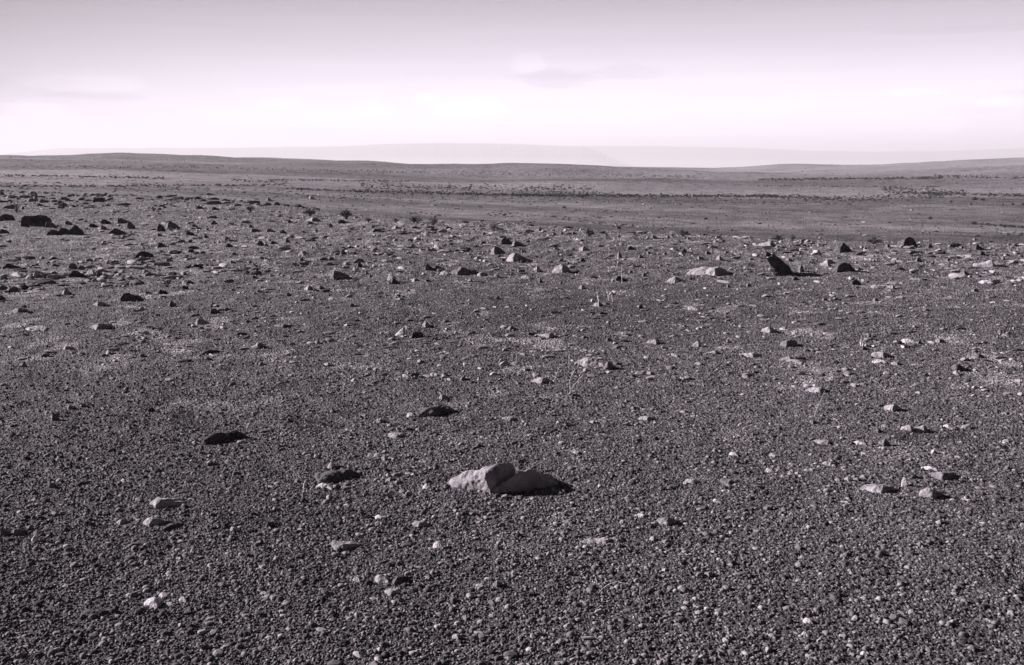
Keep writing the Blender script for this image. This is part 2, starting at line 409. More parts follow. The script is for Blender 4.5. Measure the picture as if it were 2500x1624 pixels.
# ------------------------------------------------------------------ stones, measured off the photograph
# each entry: left right top base lit_share ; in the coordinates of an enlarged view (origin x, origin y, scale)
STONES = {
 (0, 340, 3.4): """0 35 430 462 .2;45 140 462 488 .45;190 265 468 490 .15;268 315 470 512 .6;475 540 512 552 .2;310 355 532 556 .2;
780 858 486 524 .05b;4 112 622 680 .06d;205 412 632 724 .04b;372 465 680 740 .35;405 510 750 798 .05;490 610 740 795 .05;590 690 720 794 .06;0 70 748 778 .15;
840 920 668 708 .1;540 595 676 708 .3;735 810 700 730 .2;835 885 715 748 .25;968 1070 655 700 .3;1050 1120 680 740 .3;915 1050 742 796 .1;
1370 1490 682 748 .35;1310 1370 706 770 .1;1300 1355 780 812 .3;1755 1812 676 714 .1;1630 1690 552 580 .1;1755 1830 560 590 .15;1710 1780 446 468 .1;
2205 2260 482 515 .45;1590 1640 705 730 .2;1620 1680 728 750 .2;1540 1615 765 805 .2;1690 1735 785 825 .2;2060 2110 710 740 .3;2070 2170 742 772 .3;
2200 2290 746 772 .3;2320 2375 752 778 .2;1875 1945 862 908 .1;1860 1915 805 838 .3;2135 2200 840 886 .1;2240 2310 843 873 .2;2190 2230 868 888 .2;
1310 1370 855 892 .15;1130 1265 930 988 .1d;425 498 975 1008 .1;430 490 1035 1060 .2;40 172 1035 1084 .1;560 645 1035 1080 .3;655 705 1045 1078 .1;
270 350 1100 1150 .4;360 410 1120 1160 .2;425 485 1098 1125 .15;585 710 1090 1153 .1;700 800 1080 1132 .9;800 865 1105 1140 .2;1375 1435 990 1018 .2;
1500 1590 985 1012 .7;1585 1690 1035 1083 .1;1210 1290 1110 1132 .1;2035 2085 1090 1122 .1;2090 2140 1130 1162 .15;1545 1615 1170 1200 .2;1500 1580 1215 1245 .2;
1000 1175 1276 1345 .14;1195 1270 1262 1290 .3;1310 1385 1250 1280 .2;1335 1385 1298 1318 .15;1400 1460 1340 1385 .25;185 250 1210 1245 .15;110 190 1212 1240 .9;
0 65 1216 1245 .1;510 600 1245 1290 .45;0 45 1295 1340 .1;760 875 1345 1388 .65;80 215 1405 1442 .7;1635 1680 1240 1275 .2;1130 1185 862 892 .8;
75 185 1102 1130 .9;1900 1960 1005 1035 .4;2060 2110 1008 1035 .2;2170 2250 1025 1050 .9;2190 2240 982 1005 .2;2135 2170 1250 1270 .2""",
 (600, 340, 3.4): """485 620 643 684 .6;350 385 665 695 .1;690 730 700 735 .1;760 850 668 705 .12;505 570 680 708 .2;515 580 468 502 .45;290 335 750 778 .2;325 370 820 860 .2;
325 365 783 805 .2;405 440 848 866 .2;970 1000 885 912 .15;575 600 742 768 .2;1045 1155 745 772 .12;1210 1310 716 748 .4;1480 1510 702 728 .9;1520 1600 733 762 .15;
1476 1525 770 808 .95;1645 1740 722 750 .15;780 840 913 962 .3;430 495 930 968 .85;1085 1140 945 963 .12;1370 1410 870 898 .1;2105 2215 812 872 .15;2200 2325 840 890 .3;
2030 2160 882 955 .3;2160 2345 936 1013 .42;1340 1390 1008 1038 .4;797 885 1016 1052 .45;920 975 1015 1065 .2;880 918 1062 1096 .85;690 885 1090 1168 .22;1165 1250 1105 1185 .85;1200 1280 1155 1200 .2;
1485 1565 1040 1088 .12;1560 1650 1046 1088 .12;1605 1700 1092 1126 .85;1700 1960 1055 1130 .27;1165 1240 1086 1112 .2;1020 1060 1118 1146 .2;990 1022 1098 1120 .2;
1370 1465 1148 1186 .4;1475 1565 1163 1198 .2;480 560 1210 1252 .58;628 715 1242 1272 .15;605 655 1212 1240 .2;335 380 1270 1298 .15;835 905 1194 1213 .2;
860 915 1363 1390 .15;1225 1320 1313 1338 .65;555 590 1133 1153 .2;680 740 1308 1336 .85;1785 1830 1188 1208 .1;1890 1970 973 1000 .4;1965 2005 770 796 .1;
2075 2115 1298 1328 .3;1845 1880 1353 1376 .3;2250 2320 1083 1108 .2;2280 2330 918 938 .2""",
 (1200, 340, 3.4): """365 450 738 772 .35;500 550 776 802 .3;570 600 758 792 .3;665 710 765 790 .15;1038 1078 722 748 .05b;935 975 783 808 .2;1320 1380 795 825 .3;1450 1485 798 820 .3;
1615 1665 810 845 .2;1120 1195 886 915 .15;505 575 896 925 .3;720 815 885 922 .45;1040 1085 925 985 .35;1215 1265 958 988 .2;1285 1330 930 952 .3;1370 1430 976 994 .2;
1425 1460 933 962 .2;1550 1610 928 962 .5;1770 1825 923 955 .2;1930 1975 928 950 .2;1700 1765 966 1008 .35;1865 1925 958 1010 .42;725 790 983 1020 .2;500 672 1030 1110 .52t;
340 430 1052 1102 .45;205 290 1080 1105 .2;80 120 985 1010 .1;1460 1610 1133 1185 .45;1620 1985 1043 1136 .66h;1005 1125 1133 1176 .2;1250 1292 1103 1145 .1t;1140 1175 1085 1106 .2;
1440 1485 1076 1100 .2;1385 1430 1038 1058 .2;2115 2160 1186 1225 .12t;2135 2190 985 1006 .1;2090 2125 1053 1080 .9;2262 2330 933 966 .15;390 425 1148 1186 .3t;835 940 1345 1392 .58;
1215 1265 1365 1412 .08t;1630 1710 1390 1422 .92b;640 720 1150 1171 .1;20 70 1303 1325 .1;240 330 1130 1160 .9;1950 1985 1206 1225 .2;1840 1880 1297 1320 .2;2350 2380 1343 1370 .2;
560 600 1178 1202 .3;720 790 1203 1240 .45;1010 1045 1038 1058 .2""",
 (1800, 340, 3.4): """450 530 1140 1180 .08;500 560 1038 1100 .3t;795 985 1028 1104 .1d;695 790 1010 1056 .55;930 1035 1163 1210 .1d;810 960 860 945 .15t;1340 1505 810 896 .15r;1575 1630 866 902 .1;
1280 1355 983 1010 .5;1482 1535 980 1010 .1;1730 1770 990 1020 .3;1980 2155 1010 1068 .66h;1845 1935 1093 1138 .35;1955 2050 880 915 .15;2000 2065 928 962 .2;2120 2170 913 934 .2;
2195 2225 966 1000 .2;1950 2010 1243 1272 .1b;2010 2110 1172 1196 .95;1895 1930 1268 1295 .4;380 432 1268 1295 .2;700 760 1316 1342 .2;1128 1180 1313 1346 .15;1540 1620 1406 1430 .1;
1435 1505 1077 1092 .2;1430 1480 1100 1128 .1b;440 490 958 984 .2;500 545 933 960 .2;405 470 983 1012 .2;580 630 1013 1034 .2;1050 1080 888 912 .2;1225 1280 868 900 .35;
150 330 838 892 .7;1845 1890 888 912 .2;1110 1165 1208 1240 .85;1240 1320 1208 1245 .6;1355 1388 1268 1290 .2;2300 2340 1238 1262 .3;2100 2175 1343 1372 .4;815 860 973 998 .2;
1120 1155 960 982 .2;520 555 826 850 .3;600 645 843 866 .45;660 705 863 880 .2;1955 1995 818 842 .2""",
 (0, 700, 3.2214): """690 875 285 342 .62;1530 1630 246 294 .4;1645 1735 170 210 .2;1190 1230 312 342 .3;1055 1090 333 360 .3;490 570 468 497 .5;1590 1750 490 535 .1;1380 1590 498 524 .95;
1985 2095 432 487 .52;520 605 928 970 .4;515 560 888 920 .15;640 685 920 952 .1;1165 1220 953 986 .1;400 470 990 1060 .35;1560 1945 1130 1240 .2h;2040 2150 1123 1152 .15;
1270 1325 1188 1216 .4;1345 1400 1188 1216 .3;1175 1225 1193 1216 .4;200 380 312 346 .95;1620 1720 1378 1410 .2;1925 1980 260 285 .2;1325 1380 338 360 .2""",
 (600, 700, 3.2214): """1172 1250 316 390 .92t;1302 1400 353 398 .1b;1385 1465 270 320 .4;1862 1930 250 275 .2;2050 2148 308 348 .25;1745 1780 123 142 .2;1950 2005 76 98 .3;1805 1845 208 229 .2;
700 800 238 257 .3;1285 1385 678 714 .12;1215 1290 688 716 .92;1512 1605 843 888 .42;1340 1650 945 1030 .08d;1262 1335 988 1026 .95;992 1128 1033 1085 .52;1055 1320 1150 1193 .55;
950 1010 1238 1266 .15;955 1005 1306 1340 .9;1000 1050 1308 1350 .85;1050 1118 1328 1370 .7;1115 1175 1333 1362 .6;1300 1360 1343 1371 .4;1170 1235 1108 1132 .4;1245 1310 1106 1134 .3;
1330 1385 1103 1132 .6;1680 1750 703 741 .3;2010 2100 1028 1047 .5;320 370 1028 1066 .3;580 640 1068 1102 .3;633 685 1366 1440 .92t;680 790 1398 1440 .12""",
 (1200, 700, 3.2214): """370 530 362 405 .55;375 430 398 420 .2;275 350 358 386 .2;700 775 383 416 .3;900 950 400 430 .12;1205 1340 408 455 .7;1610 1715 310 336 .45;1575 1655 425 476 .65;
1680 1800 500 536 .65;1930 2140 513 562 .55;670 900 560 640 .93d;880 985 585 652 .3;298 480 706 767 .6;1125 1190 663 693 .9;1220 1285 663 690 .45;1655 1695 763 790 .3;620 690 838 870 .1;
1090 1170 938 970 .3;1145 1310 1013 1060 .5;760 835 1048 1086 .55;500 570 1053 1080 .4;945 1020 1238 1266 .3;1720 1790 1363 1396 .5;1865 1940 1300 1336 .92;638 700 1288 1322 .92;
1340 1400 1412 1440 .25;1470 1550 968 1000 .65;1335 1380 968 992 .2;70 210 1023 1052 .6;830 925 198 223 .12;940 975 173 192 .2;1080 1115 216 240 .2;2040 2090 1148 1172 .2;195 265 1358 1392 .2""",
 (1800, 700, 3.2214): """185 340 313 370 .42;340 490 416 476 .28d;325 460 548 590 .65;600 715 283 315 .12;970 1040 470 502 .12;890 950 503 521 .2;1060 1225 506 562 .47t;1065 1180 575 608 .92;
1210 1300 588 620 .45;1560 1640 403 442 .3;1290 1390 412 442 .92;1400 1465 428 450 .2;1870 1950 528 560 .15;1685 1800 608 666 .2;1450 1510 680 702 .2;535 715 788 840 .62;1090 1180 923 946 .1;
1158 1305 926 980 .37t;1400 1465 823 850 .45;1258 1310 1086 1118 .3;1285 1400 1086 1150 .58;1385 1520 1090 1150 .55;1085 1150 1118 1150 .2;1135 1180 1083 1112 .85;1615 1685 1090 1128 .95;
1755 1838 1080 1120 .8;1115 1212 1193 1256 .3t;580 740 1210 1240 .75;910 1010 1213 1244 .92;2080 2150 1196 1234 .65;1700 1815 1213 1244 .5;2080 2165 986 1012 .3;570 640 1048 1080 .3""",
 (0, 1100, 2.95): """1060 1325 340 418 .42;1010 1225 476 548 .45;1180 1320 530 577 .05;925 1165 660 704 .04;0 75 558 613 .22;85 190 563 613 .35;225 272 583 658 .92t;
1030 1165 1063 1134 .92;1280 1355 1053 1098 .92;1175 1270 1098 1128 .85;580 820 1158 1222 .12b;1368 1402 678 742 .9t;1912 2010 513 556 .3;860 915 203 238 .92;1960 2040 1043 1082 .2;
560 650 222 254 .12;350 410 228 272 .3;1510 1560 448 472 .2;1408 1450 1378 1434 .9;1445 1520 1398 1440 .1;250 320 1458 1492 .15;835 930 488 534 .5;610 660 512 542 .2""",
 (600, 1100, 2.95): """480 800 155 240 .18d;495 640 236 292 .92;640 692 240 288 .12;1168 1325 508 562 .6;1343 1432 653 718 .92d;580 850 653 722 .42;145 240 510 557 .15;268 372 818 860 .15;920 1000 468 498 .92;
765 835 908 954 .88;915 1052 903 962 .85;1052 1210 898 970 .1;972 1125 1003 1050 .58;160 290 1038 1082 .35;738 875 1163 1198 .55;1778 1860 938 988 .55;1483 1560 1320 1368 .65d;
1818 1870 520 547 .06;1740 1810 1266 1292 .1;2010 2068 1418 1452 .92;1000 1078 193 228 .55;1045 1150 158 188 .3;1180 1232 158 188 .65;1262 1345 240 294 .92;380 425 788 806 .95""",
 (1200, 1100, 2.95): """1385 1540 206 247 .42;1640 1830 206 252 .3;1775 1925 413 446 .15;1180 1345 476 536 .52t;640 870 636 684 .8;1130 1190 608 660 .65;1220 1325 638 682 .27;1215 1298 843 882 .4;
722 810 533 562 .12;1048 1150 1198 1234 .35;240 330 1418 1455 .55;1535 1610 873 908 .35;1610 1660 773 803 .92;1568 1620 718 746 .65;1620 1690 1423 1446 .2;5 90 928 988 .45;
1040 1110 453 482 .92;640 690 1088 1113 .92;1590 1640 348 378 .92;1685 1780 722 752 .42""",
 (1800, 1100, 2.95): """885 1165 243 320 .5;1310 1500 266 350 .42;1405 1600 153 217 .22;1240 1320 176 214 .12;1330 1440 118 152 .92;1180 1218 193 262 .92;1615 1750 348 378 .42;475 590 126 164 .55;
360 402 156 184 .92;200 262 128 162 .92;415 462 148 182 .42;700 742 198 227 .85;768 808 188 224 .65;828 892 193 228 .65;880 938 173 207 .55;940 1000 188 214 .3;640 740 333 362 .2;
735 812 366 388 .95;1095 1200 513 537 .12;445 482 758 782 .9;740 772 748 778 .92;1425 1480 498 542 .6;460 512 1308 1348 .95;470 542 1208 1252 .92;885 932 1448 1484 .92;
1230 1290 1148 1192 .9;2035 2068 523 552 .92;610 725 78 114 .5;1440 1550 853 882 .15;1300 1342 653 692 .3""",
}
rocks = []
for (ox, oy, sc), text in STONES.items():
    for ent in text.replace('\n', '').split(';'):
        a = ent.split()
        if not a: continue
        kind = a[4][-1] if a[4][-1].isalpha() else ''
        n = float(a[4].rstrip('abcdefghijklmnopqrstuvwxyz'))
        rocks.append(dict(x0=ox + float(a[0]) / sc, x1=ox + float(a[1]) / sc, yt=oy + float(a[2]) / sc, yb=oy + float(a[3]) / sc, n=n, k=kind))

rng = random.Random(7)
SUBDIV_JIT = 0.045
def noise3(v, seed, scale):
    """cheap smooth 3-D displacement"""
    x, y, z = v[:, 0] * scale, v[:, 1] * scale, v[:, 2] * scale
    return vnoise(x + z * 0.7, y - z * 0.9, seed) + 0.5 * vnoise(x * 2.1 - y, z * 2.1 + y, seed + 1) + 0.3 * vnoise(x * 4.3 + z, y * 4.3 - z, seed + 2)

def hull_shape(points, cuts, seed, rough, size, bevel=0.04):
    bm = bmesh.new()
    for p in points: bm.verts.new(p)
    ret = bmesh.ops.convex_hull(bm, input=bm.verts[:])
    junk = [g for g in ret['geom_interior'] if isinstance(g, bmesh.types.BMVert)] + [g for g in ret['geom_unused'] if isinstance(g, bmesh.types.BMVert)]
    if junk: bmesh.ops.delete(bm, geom=list(set(junk)), context='VERTS')
    if bevel: bmesh.ops.bevel(bm, geom=bm.edges[:], offset=size * bevel, segments=1, affect='EDGES', clamp_overlap=True)
    bmesh.ops.triangulate(bm, faces=bm.faces[:])
    for c in range(cuts):
        # split only long edges so that the facets stay even
        lim = size * 0.55 / (2 ** c)
        es = [e for e in bm.edges if e.calc_length() > lim]
        if es: bmesh.ops.subdivide_edges(bm, edges=es, cuts=1); bmesh.ops.triangulate(bm, faces=[f for f in bm.faces if len(f.verts) > 3])
    bm.verts.ensure_lookup_table()
    v = np.array([w.co for w in bm.verts]); bm.normal_update()
    nn = np.array([w.normal for w in bm.verts])
    d = noise3(v, seed, 3.2 / size) * rough * size + noise3(v, seed + 9, 9.0 / size) * rough * size * 0.5
    v = v + nn * d[:, None]
    f = [[w.index for w in fc.verts] for fc in bm.faces]
    bm.free()
    return v, f

def shape_points(W, D, Hh, n, kind, rg):
    """a stone of width W (x), depth D (y, nose towards -y) and height Hh; the nose divides its lit left face from its shaded right one"""
    if 0.25 < n < 0.75: n = n - 0.07
    xn = -W / 2 + min(max(n, 0.05), 0.95) * W
    j = lambda s: rg.uniform(-s, s)
    base = [(-W / 2, 0.15 * D), (xn, -D / 2), (W / 2, 0.2 * D), (W * 0.32, D * 0.5), (-W * 0.3, D * 0.5)]
    if n < 0.3: base.append((W * 0.22, -0.12 * D))
    if n > 0.7: base.append((-W * 0.22, -0.25 * D))
    if 'b' in kind: top = [(0.06, .72), (0.14, 1), (0.5, .98), (0.8, .9), (0.94, .6)]
    elif 'd' in kind or 'r' in kind: top = [(0.1, .55), (0.27, .88), (0.5, 1), (0.72, .8), (0.88, .45)]
    elif 't' in kind: top = [(max(n - .25, .08), .5), (n - 0.02 if n > .3 else .42, 1), (n + .08 if n > .3 else .5, .97), (0.8, .5)]
    elif 'h' in kind: top = [(0.15, .45), (0.45, .72), (n + .0, .93), (n + .1, 1), (0.88, .6)] if n > .5 else [(0.2, .3), (n + .2, .9), (n + .27, 1), (.62, .8), (.85, .35)]
    elif n < 0.3: top = [(0.12, .6), (0.3 + j(.06), 1), (0.5, .9 + j(.08)), (0.76, .5 + j(.1))]
    elif n > 0.8: top = [(0.14, .5), (0.38 + j(.1), 1), (0.66, .95), (0.87, .5)]
    else: top = [(n * .45, .55), (n - 0.02, .96), (n + .1, 1), (n + .27 if n < .65 else .9, .6)]
    pts = [(x + j(.03) * W, y + j(.04) * D, -0.25 * Hh - 0.02 * W) for x, y in base]
    pts += [((x * 0.97 + j(.02) * W), y * 0.93, 0.12 * Hh) for x, y in base]
    for u, v in top:
        x = -W / 2 + u * W
        # the crest follows the prow-shaped front, a little behind it
        nn = min(max(n, .05), .95)
        bl = 0.15 + (-0.5 - 0.15) * u / nn if u < nn else -0.5 + 0.7 * (u - nn) / (1 - nn)
        yy = D * (bl + (0.30 if u < nn else 0.2)) + j(.03) * D
        pts.append((x, yy, v * Hh * (1 + j(.03))))
        pts.append((x + j(.04) * W, min(yy + 0.3 * D, .48 * D), v * Hh * 0.84))
    # shoulders: keep the front face steep
    pts.append((xn, -D * 0.42, Hh * (0.45 if n < .8 else .3)))
    return pts

TOTAL_THINGS = 300
built = []
rocks.sort(key=lambda q: -(q['x1'] - q['x0']) * (q['yb'] - q['yt']))
loose_v, loose_f, loose_t = [], [], []
def world_scale(P): return math.hypot(P.x, P.y) / F          # metres per photo pixel there
def finish_rock(name, vs, fs, P, rot, mat):
    me = make_mesh(name, vs, None, np.concatenate([np.array(f) for f in fs]), np.cumsum([0] + [len(f) for f in fs[:-1]]), mat=mat)
    o = link(name, me); o.location = P; o.rotation_euler = (0, 0, rot)
    return o
for idx, q in enumerate(rocks):
    w_px, h_px = q['x1'] - q['x0'], q['yb'] - q['yt']
    xc = (q['x0'] + q['x1']) / 2
    P = pixel_point(xc, q['yb'])
    if P is None: continue
    k = world_scale(P)
    W = w_px * k * (1.04 if q['n'] < .3 else 1.0)
    dep = math.atan2(H - P.z, math.hypot(P.x, P.y))
    rg = random.Random(1000 + int(q['x0'] * 7 + q['yb'] * 13))
    D = W * rg.uniform(0.7, 0.95)
    hp = h_px * k
    D = min(D, 1.0 * hp / max(math.sin(dep), 1e-3) if dep > 0.05 else D)
    D = max(D, 0.4 * W, hp * 0.5)
    Hh = max((hp - 0.45 * D * math.sin(dep)) / math.cos(dep), 0.5 * hp)
    q['W'], q['H'] = W, Hh
    near = h_px > 22 or w_px > 60
    cuts = 4 if w_px > 55 else (3 if w_px > 26 else 2)
    pts = shape_points(W, D, Hh, q['n'], q['k'], rg)
    v, f = hull_shape(pts, cuts, idx * 3, 0.075 if (q['n'] < .3 and w_px > 40) else 0.065, W, 0.03)
    out_dir = Vector((P.x, P.y, 0)).normalized()
    C = P + out_dir * (0.45 * D); C.z = float(ground_z(C.x, C.y)) - 0.01 * W
    mat = M_ROCK_WHITE if q['n'] > .9 and w_px < 60 else (M_ROCK_PALE if q['n'] > .35 else (M_ROCK_MID if q['n'] > .2 else M_ROCK_DARK))  # shade put into the colour: the smaller the lit share, the darker the stone
    rot = rg.uniform(-0.08, 0.08) + (0.04 if q['n'] < .75 else 0.0)
    if idx < TOTAL_THINGS - 4:
        nm = 'boulder' if w_px > 45 and W > 0.3 else ('rock' if w_px > 26 else 'stone')
        q['obj'] = finish_rock(nm, v, f, C, rot, mat); q['name'] = nm
        built.append(q)
    else:
        c, s = math.cos(rot), math.sin(rot)
        vv = np.stack([v[:, 0] * c - v[:, 1] * s + C.x, v[:, 0] * s + v[:, 1] * c + C.y, v[:, 2] + C.z], 1)
        off = sum(len(a) for a in loose_v)
        loose_v.append(vv); loose_f.append(np.array([ff for ff in f if len(ff) == 3]) + off)
        loose_t.append(np.full(len(vv), 0.75 if q['n'] > .5 else 0.5))  # tone set by lit share as well
print('stones listed', len(rocks), 'built', len(built))

# ------------------------------------------------------------------ the two boulders shaped one by one
def on_ray(px, py, Y):
    a = (px - CX) / F; b = (CY - py) / F
    d = Vector((a, CP + b * SP, -SP + b * CP))
    return Vector((0, 0, H)) + d * (Y / d.y)
def outline_rock(name, origin_px, pieces, mat, rough, cuts=4, ds=1.0):
    P = pixel_point(*origin_px)
    vs, fs = [], []
    for pi, (front, back) in enumerate(pieces):
        pts = []
        for (x, y, d) in front:
            q = on_ray(x, y, P.y + d * ds); pts.append(q - P)
            if y > origin_px[1] - 8: pts.append(Vector((q.x - P.x, q.y - P.y, -0.07)))      # the foot sits in the ground
        for (x, d, zz) in back:
            q = on_ray(x, origin_px[1], P.y + d); pts.append(Vector((q.x, q.y, P.z + zz)) - P)
        ext = max(p.x for p in pts) - min(p.x for p in pts)
        v, f = hull_shape(pts, cuts, 500 + pi * 17, rough, ext, 0.012)
        off = sum(len(a) for a in vs); vs.append(v); fs += [[i + off for i in ff] for ff in f]
    v = np.concatenate(vs)
    return finish_rock(name, v, fs, P, 0, mat)
hero = outline_rock('boulder', (1200, 1197), [
    ([(1086, 1191, .10), (1088, 1193, .09), (1140, 1195, .0), (1197, 1197.5, -.11), (1265, 1197, .10), (1265, 1170, .12),
      (1097, 1171, .14), (1118, 1160, .13), (1151, 1148.5, .08), (1184, 1151, -.05), (1183, 1166, -.08), (1185, 1140, .06), (1211, 1133, .02), (1205, 1148, -.04), (1230, 1129, .05), (1247, 1132, .09), (1256, 1146, .12)],
     [(1120, .30, -.07), (1250, .33, -.06), (1140, .2, -.02), (1240, .2, .03)]),
    ([(1206, 1197, -.10), (1255, 1198, -.05), (1384, 1194, .13), (1384, 1191, .14), (1268, 1166, .005), (1281, 1155, .03), (1294, 1144, .05), (1317, 1153, .09), (1225, 1180, -.065)],
     [(1260, .3, -.06), (1360, .34, -.06), (1290, .2, .0)]),
    ([(1300, 1197, .03), (1306, 1160, .08), (1321, 1159, .10), (1339, 1156, .13), (1347, 1164, .14), (1357, 1177, .155), (1372, 1186, .18), (1378, 1193, .19)],
     [(1310, .28, -.06), (1365, .3, -.06)]),
    ([(1222, 1150, .10), (1228, 1128, .14), (1240, 1127, .16), (1253, 1133, .18), (1257, 1150, .18), (1240, 1165, .12)], [(1235, .2, .03), (1255, .22, .02)]),
    ([(1236, 1197, -.06), (1243, 1178, -.04), (1256, 1172, -.02), (1266, 1184, .0), (1270, 1197, .02)], [(1250, .08, -.05), (1264, .1, -.05)]),
    ([(1328, 1195, .1), (1331, 1172, .13), (1340, 1163, .16), (1352, 1172, .18), (1360, 1190, .19), (1362, 1195, .2)], [(1340, .24, -.05), (1358, .26, -.05)]),
    ([(1262, 1166, .02), (1264, 1156, .05), (1272, 1155, .06), (1275, 1164, .02), (1277, 1176, -.0), (1271, 1172, -.02)], [(1266, .12, .03), (1280, .12, .02)]),
], M_ROCK_PALE, 0.055, 5, 0.7)
lean = outline_rock('boulder', (1915, 673), [
    ([(1870, 629, .0), (1888, 629, .1), (1892, 623.5, .16), (1906, 633, .22), (1927, 650, .26), (1936, 666, .28), (1940, 674, .28), (1904, 675, .04), (1892, 658, .0), (1876, 641, .0), (1915, 679, .0)],
     [(1930, .46, -.05), (1925, .45, .06), (1912, .36, -.06), (1908, .33, .2), (1896, .2, .245)]),
], M_ROCK_DARK, 0.02, 4)
lean_rub = None

# ------------------------------------------------------------------ loose stones too many to count
def ico(sub):
    bm = bmesh.new(); bmesh.ops.create_icosphere(bm, subdivisions=sub, radius=1)
    v = np.array([q.co for q in bm.verts]); f = np.array([[q.index for q in fc.verts] for fc in bm.faces]); bm.free(); return v, f
ICO_V, ICO_F = ico(2)
nrg = np.random.default_rng(5)
def crag(seed):
    v = ICO_V.copy()
    r = np.random.default_rng(seed)
    for _ in range(7):                              # chop with random planes: angular stones
        n = r.normal(size=3); n /= np.linalg.norm(n); d = r.uniform(0.45, 0.8)
        s = v @ n - d; v = v - np.where(s > 0, s, 0)[:, None] * n
    v *= np.array([1, r.uniform(.6, .9), r.uniform(.35, .75)])
    return v
CRAGS = [crag(i) for i in range(24)]
def scatter(n, a0, a1, r0, r1, s0, s1, power, dens_seed, tone_lo=0.2, tone_hi=0.75, pale=0.12, lam=None):
    done = 0
    while done < n:
        a = nrg.uniform(R(a0), R(a1)); r = math.exp(nrg.uniform(math.log(r0), math.log(r1)))
        x, y = math.sin(a) * r, math.cos(a) * r
        if nrg.random() > 0.15 + 2.2 * max(0, 0.3 + float(fbm(np.array([x / 2.6]), np.array([y / 3.4]), dens_seed, 3)[0])): continue
        done += 1
        s = s0 + (s1 - s0) * nrg.random() ** power
        v = CRAGS[nrg.integers(24)] * s * 0.5
        t = nrg.uniform(0, 6.28); c, q = math.cos(t), math.sin(t)
        stretch = nrg.uniform(.8, 1.25 if r < 9 else 2.0)
        vx = v[:, 0] * stretch
        z = float(ground_z(x, y)) + s * 0.07
        SC.append(np.stack([vx * c - v[:, 1] * q + x, vx * q + v[:, 1] * c + y, v[:, 2] + z], 1))
        ST.append(np.full(len(v), (nrg.uniform(.6, .78 if r < 9 else .86) if nrg.random() < pale else nrg.uniform(tone_lo, tone_hi)) + 0.07))
SC, ST = [], []
scatter(3400, -36, 36, 3.0, 8.5, .012, .05, 3.4, 401, .15, .8, .05)
scatter(8300, -33, 33, 8, 20, .016, .085, 4.2, 411, .2, .85, .2)
scatter(12800, -31, 31, 15, 60, .03, .18, 4.4, 421, .12, .85, .20)
scatter(4200, -27, 27, 42, 230, .10, .50, 2.2, 431, .0, .5, .08)
nv = len(ICO_V)
# broken bits lying round the feet of the larger stones
for q in built:
    w_px = q['x1'] - q['x0']
    if w_px < 24: continue
    o = q['obj'].location
    for i in range(int(4 + w_px / 7)):
        a = nrg.uniform(0, 6.28); rr = q['W'] * nrg.uniform(.5, .85)
        x, y = o.x + math.cos(a) * rr, o.y + math.sin(a) * rr * .8
        s = q['W'] * nrg.uniform(.03, .11)
        v = CRAGS[nrg.integers(24)] * s * .5
        SC.append(v + np.array([x, y, float(ground_z(x, y)) + s * .1])); ST.append(np.full(len(v), nrg.uniform(.25, .9)))
SV = np.concatenate(SC); SF = (ICO_F[None] + (np.arange(len(SC)) * nv)[:, None, None]).reshape(-1, 3)
STn = np.concatenate(ST)
if loose_v:
    base = len(SV)
    SV = np.concatenate([SV] + loose_v); SF = np.concatenate([SF] + [f + base for f in loose_f]); STn = np.concatenate([STn] + loose_t)
link('loose_stones', make_mesh('loose_stones', SV, SF, mat=M_STONE, attrs={'tone': STn}), kind='stuff', label='countless small angular stones scattered over the plain', cat='stones')

# ------------------------------------------------------------------ shrubs
def blades(cards, mat, name, parent=None):
    return make_mesh(name, np.array(cards).reshape(-1, 3), np.arange(len(cards) * 4).reshape(-1, 4), mat=mat)
def leaf_card(c, s, rg):
    n = Vector((rg.gauss(0, 1), rg.gauss(0, 1), rg.gauss(0, 1))).normalized()
    t = n.orthogonal().normalized(); b = n.cross(t)
    l = s * rg.uniform(.6, 1.4); w = l * rg.uniform(.35, .6)
    return [c - t * l, c + b * w, c + t * l, c - b * w]
def tube(path, r0, r1, sides=5):
    vs, fs = [], []
    n = len(path)
    for i, p in enumerate(path):
        d = (path[min(i + 1, n - 1)] - path[max(i - 1, 0)])
        d = d.normalized() if d.length > 1e-9 else Vector((0, 0, 1))
        t = d.orthogonal().normalized(); b = d.cross(t)
        r = r0 + (r1 - r0) * i / max(n - 1, 1)
        for k in range(sides):
            a = 2 * math.pi * k / sides
            vs.append(p + t * (r * math.cos(a)) + b * (r * math.sin(a)))
    for i in range(n - 1):
        for k in range(sides):
            fs.append([i * sides + k, i * sides + (k + 1) % sides, (i + 1) * sides + (k + 1) % sides, (i + 1) * sides + k])
    fs.append(list(range(sides))[::-1]); fs.append([(n - 1) * sides + k for k in range(sides)])
    return vs, fs
def join_tubes(name, tubes, mat):
    vs, fs = [], []
    for v, f in tubes:
        o = len(vs); vs += [tuple(p) for p in v]; fs += [[i + o for i in q] for q in f]
    return make_mesh(name, np.array(vs), None, np.concatenate([np.array(f) for f in fs]), np.cumsum([0] + [len(f) for f in fs[:-1]]), mat=mat)
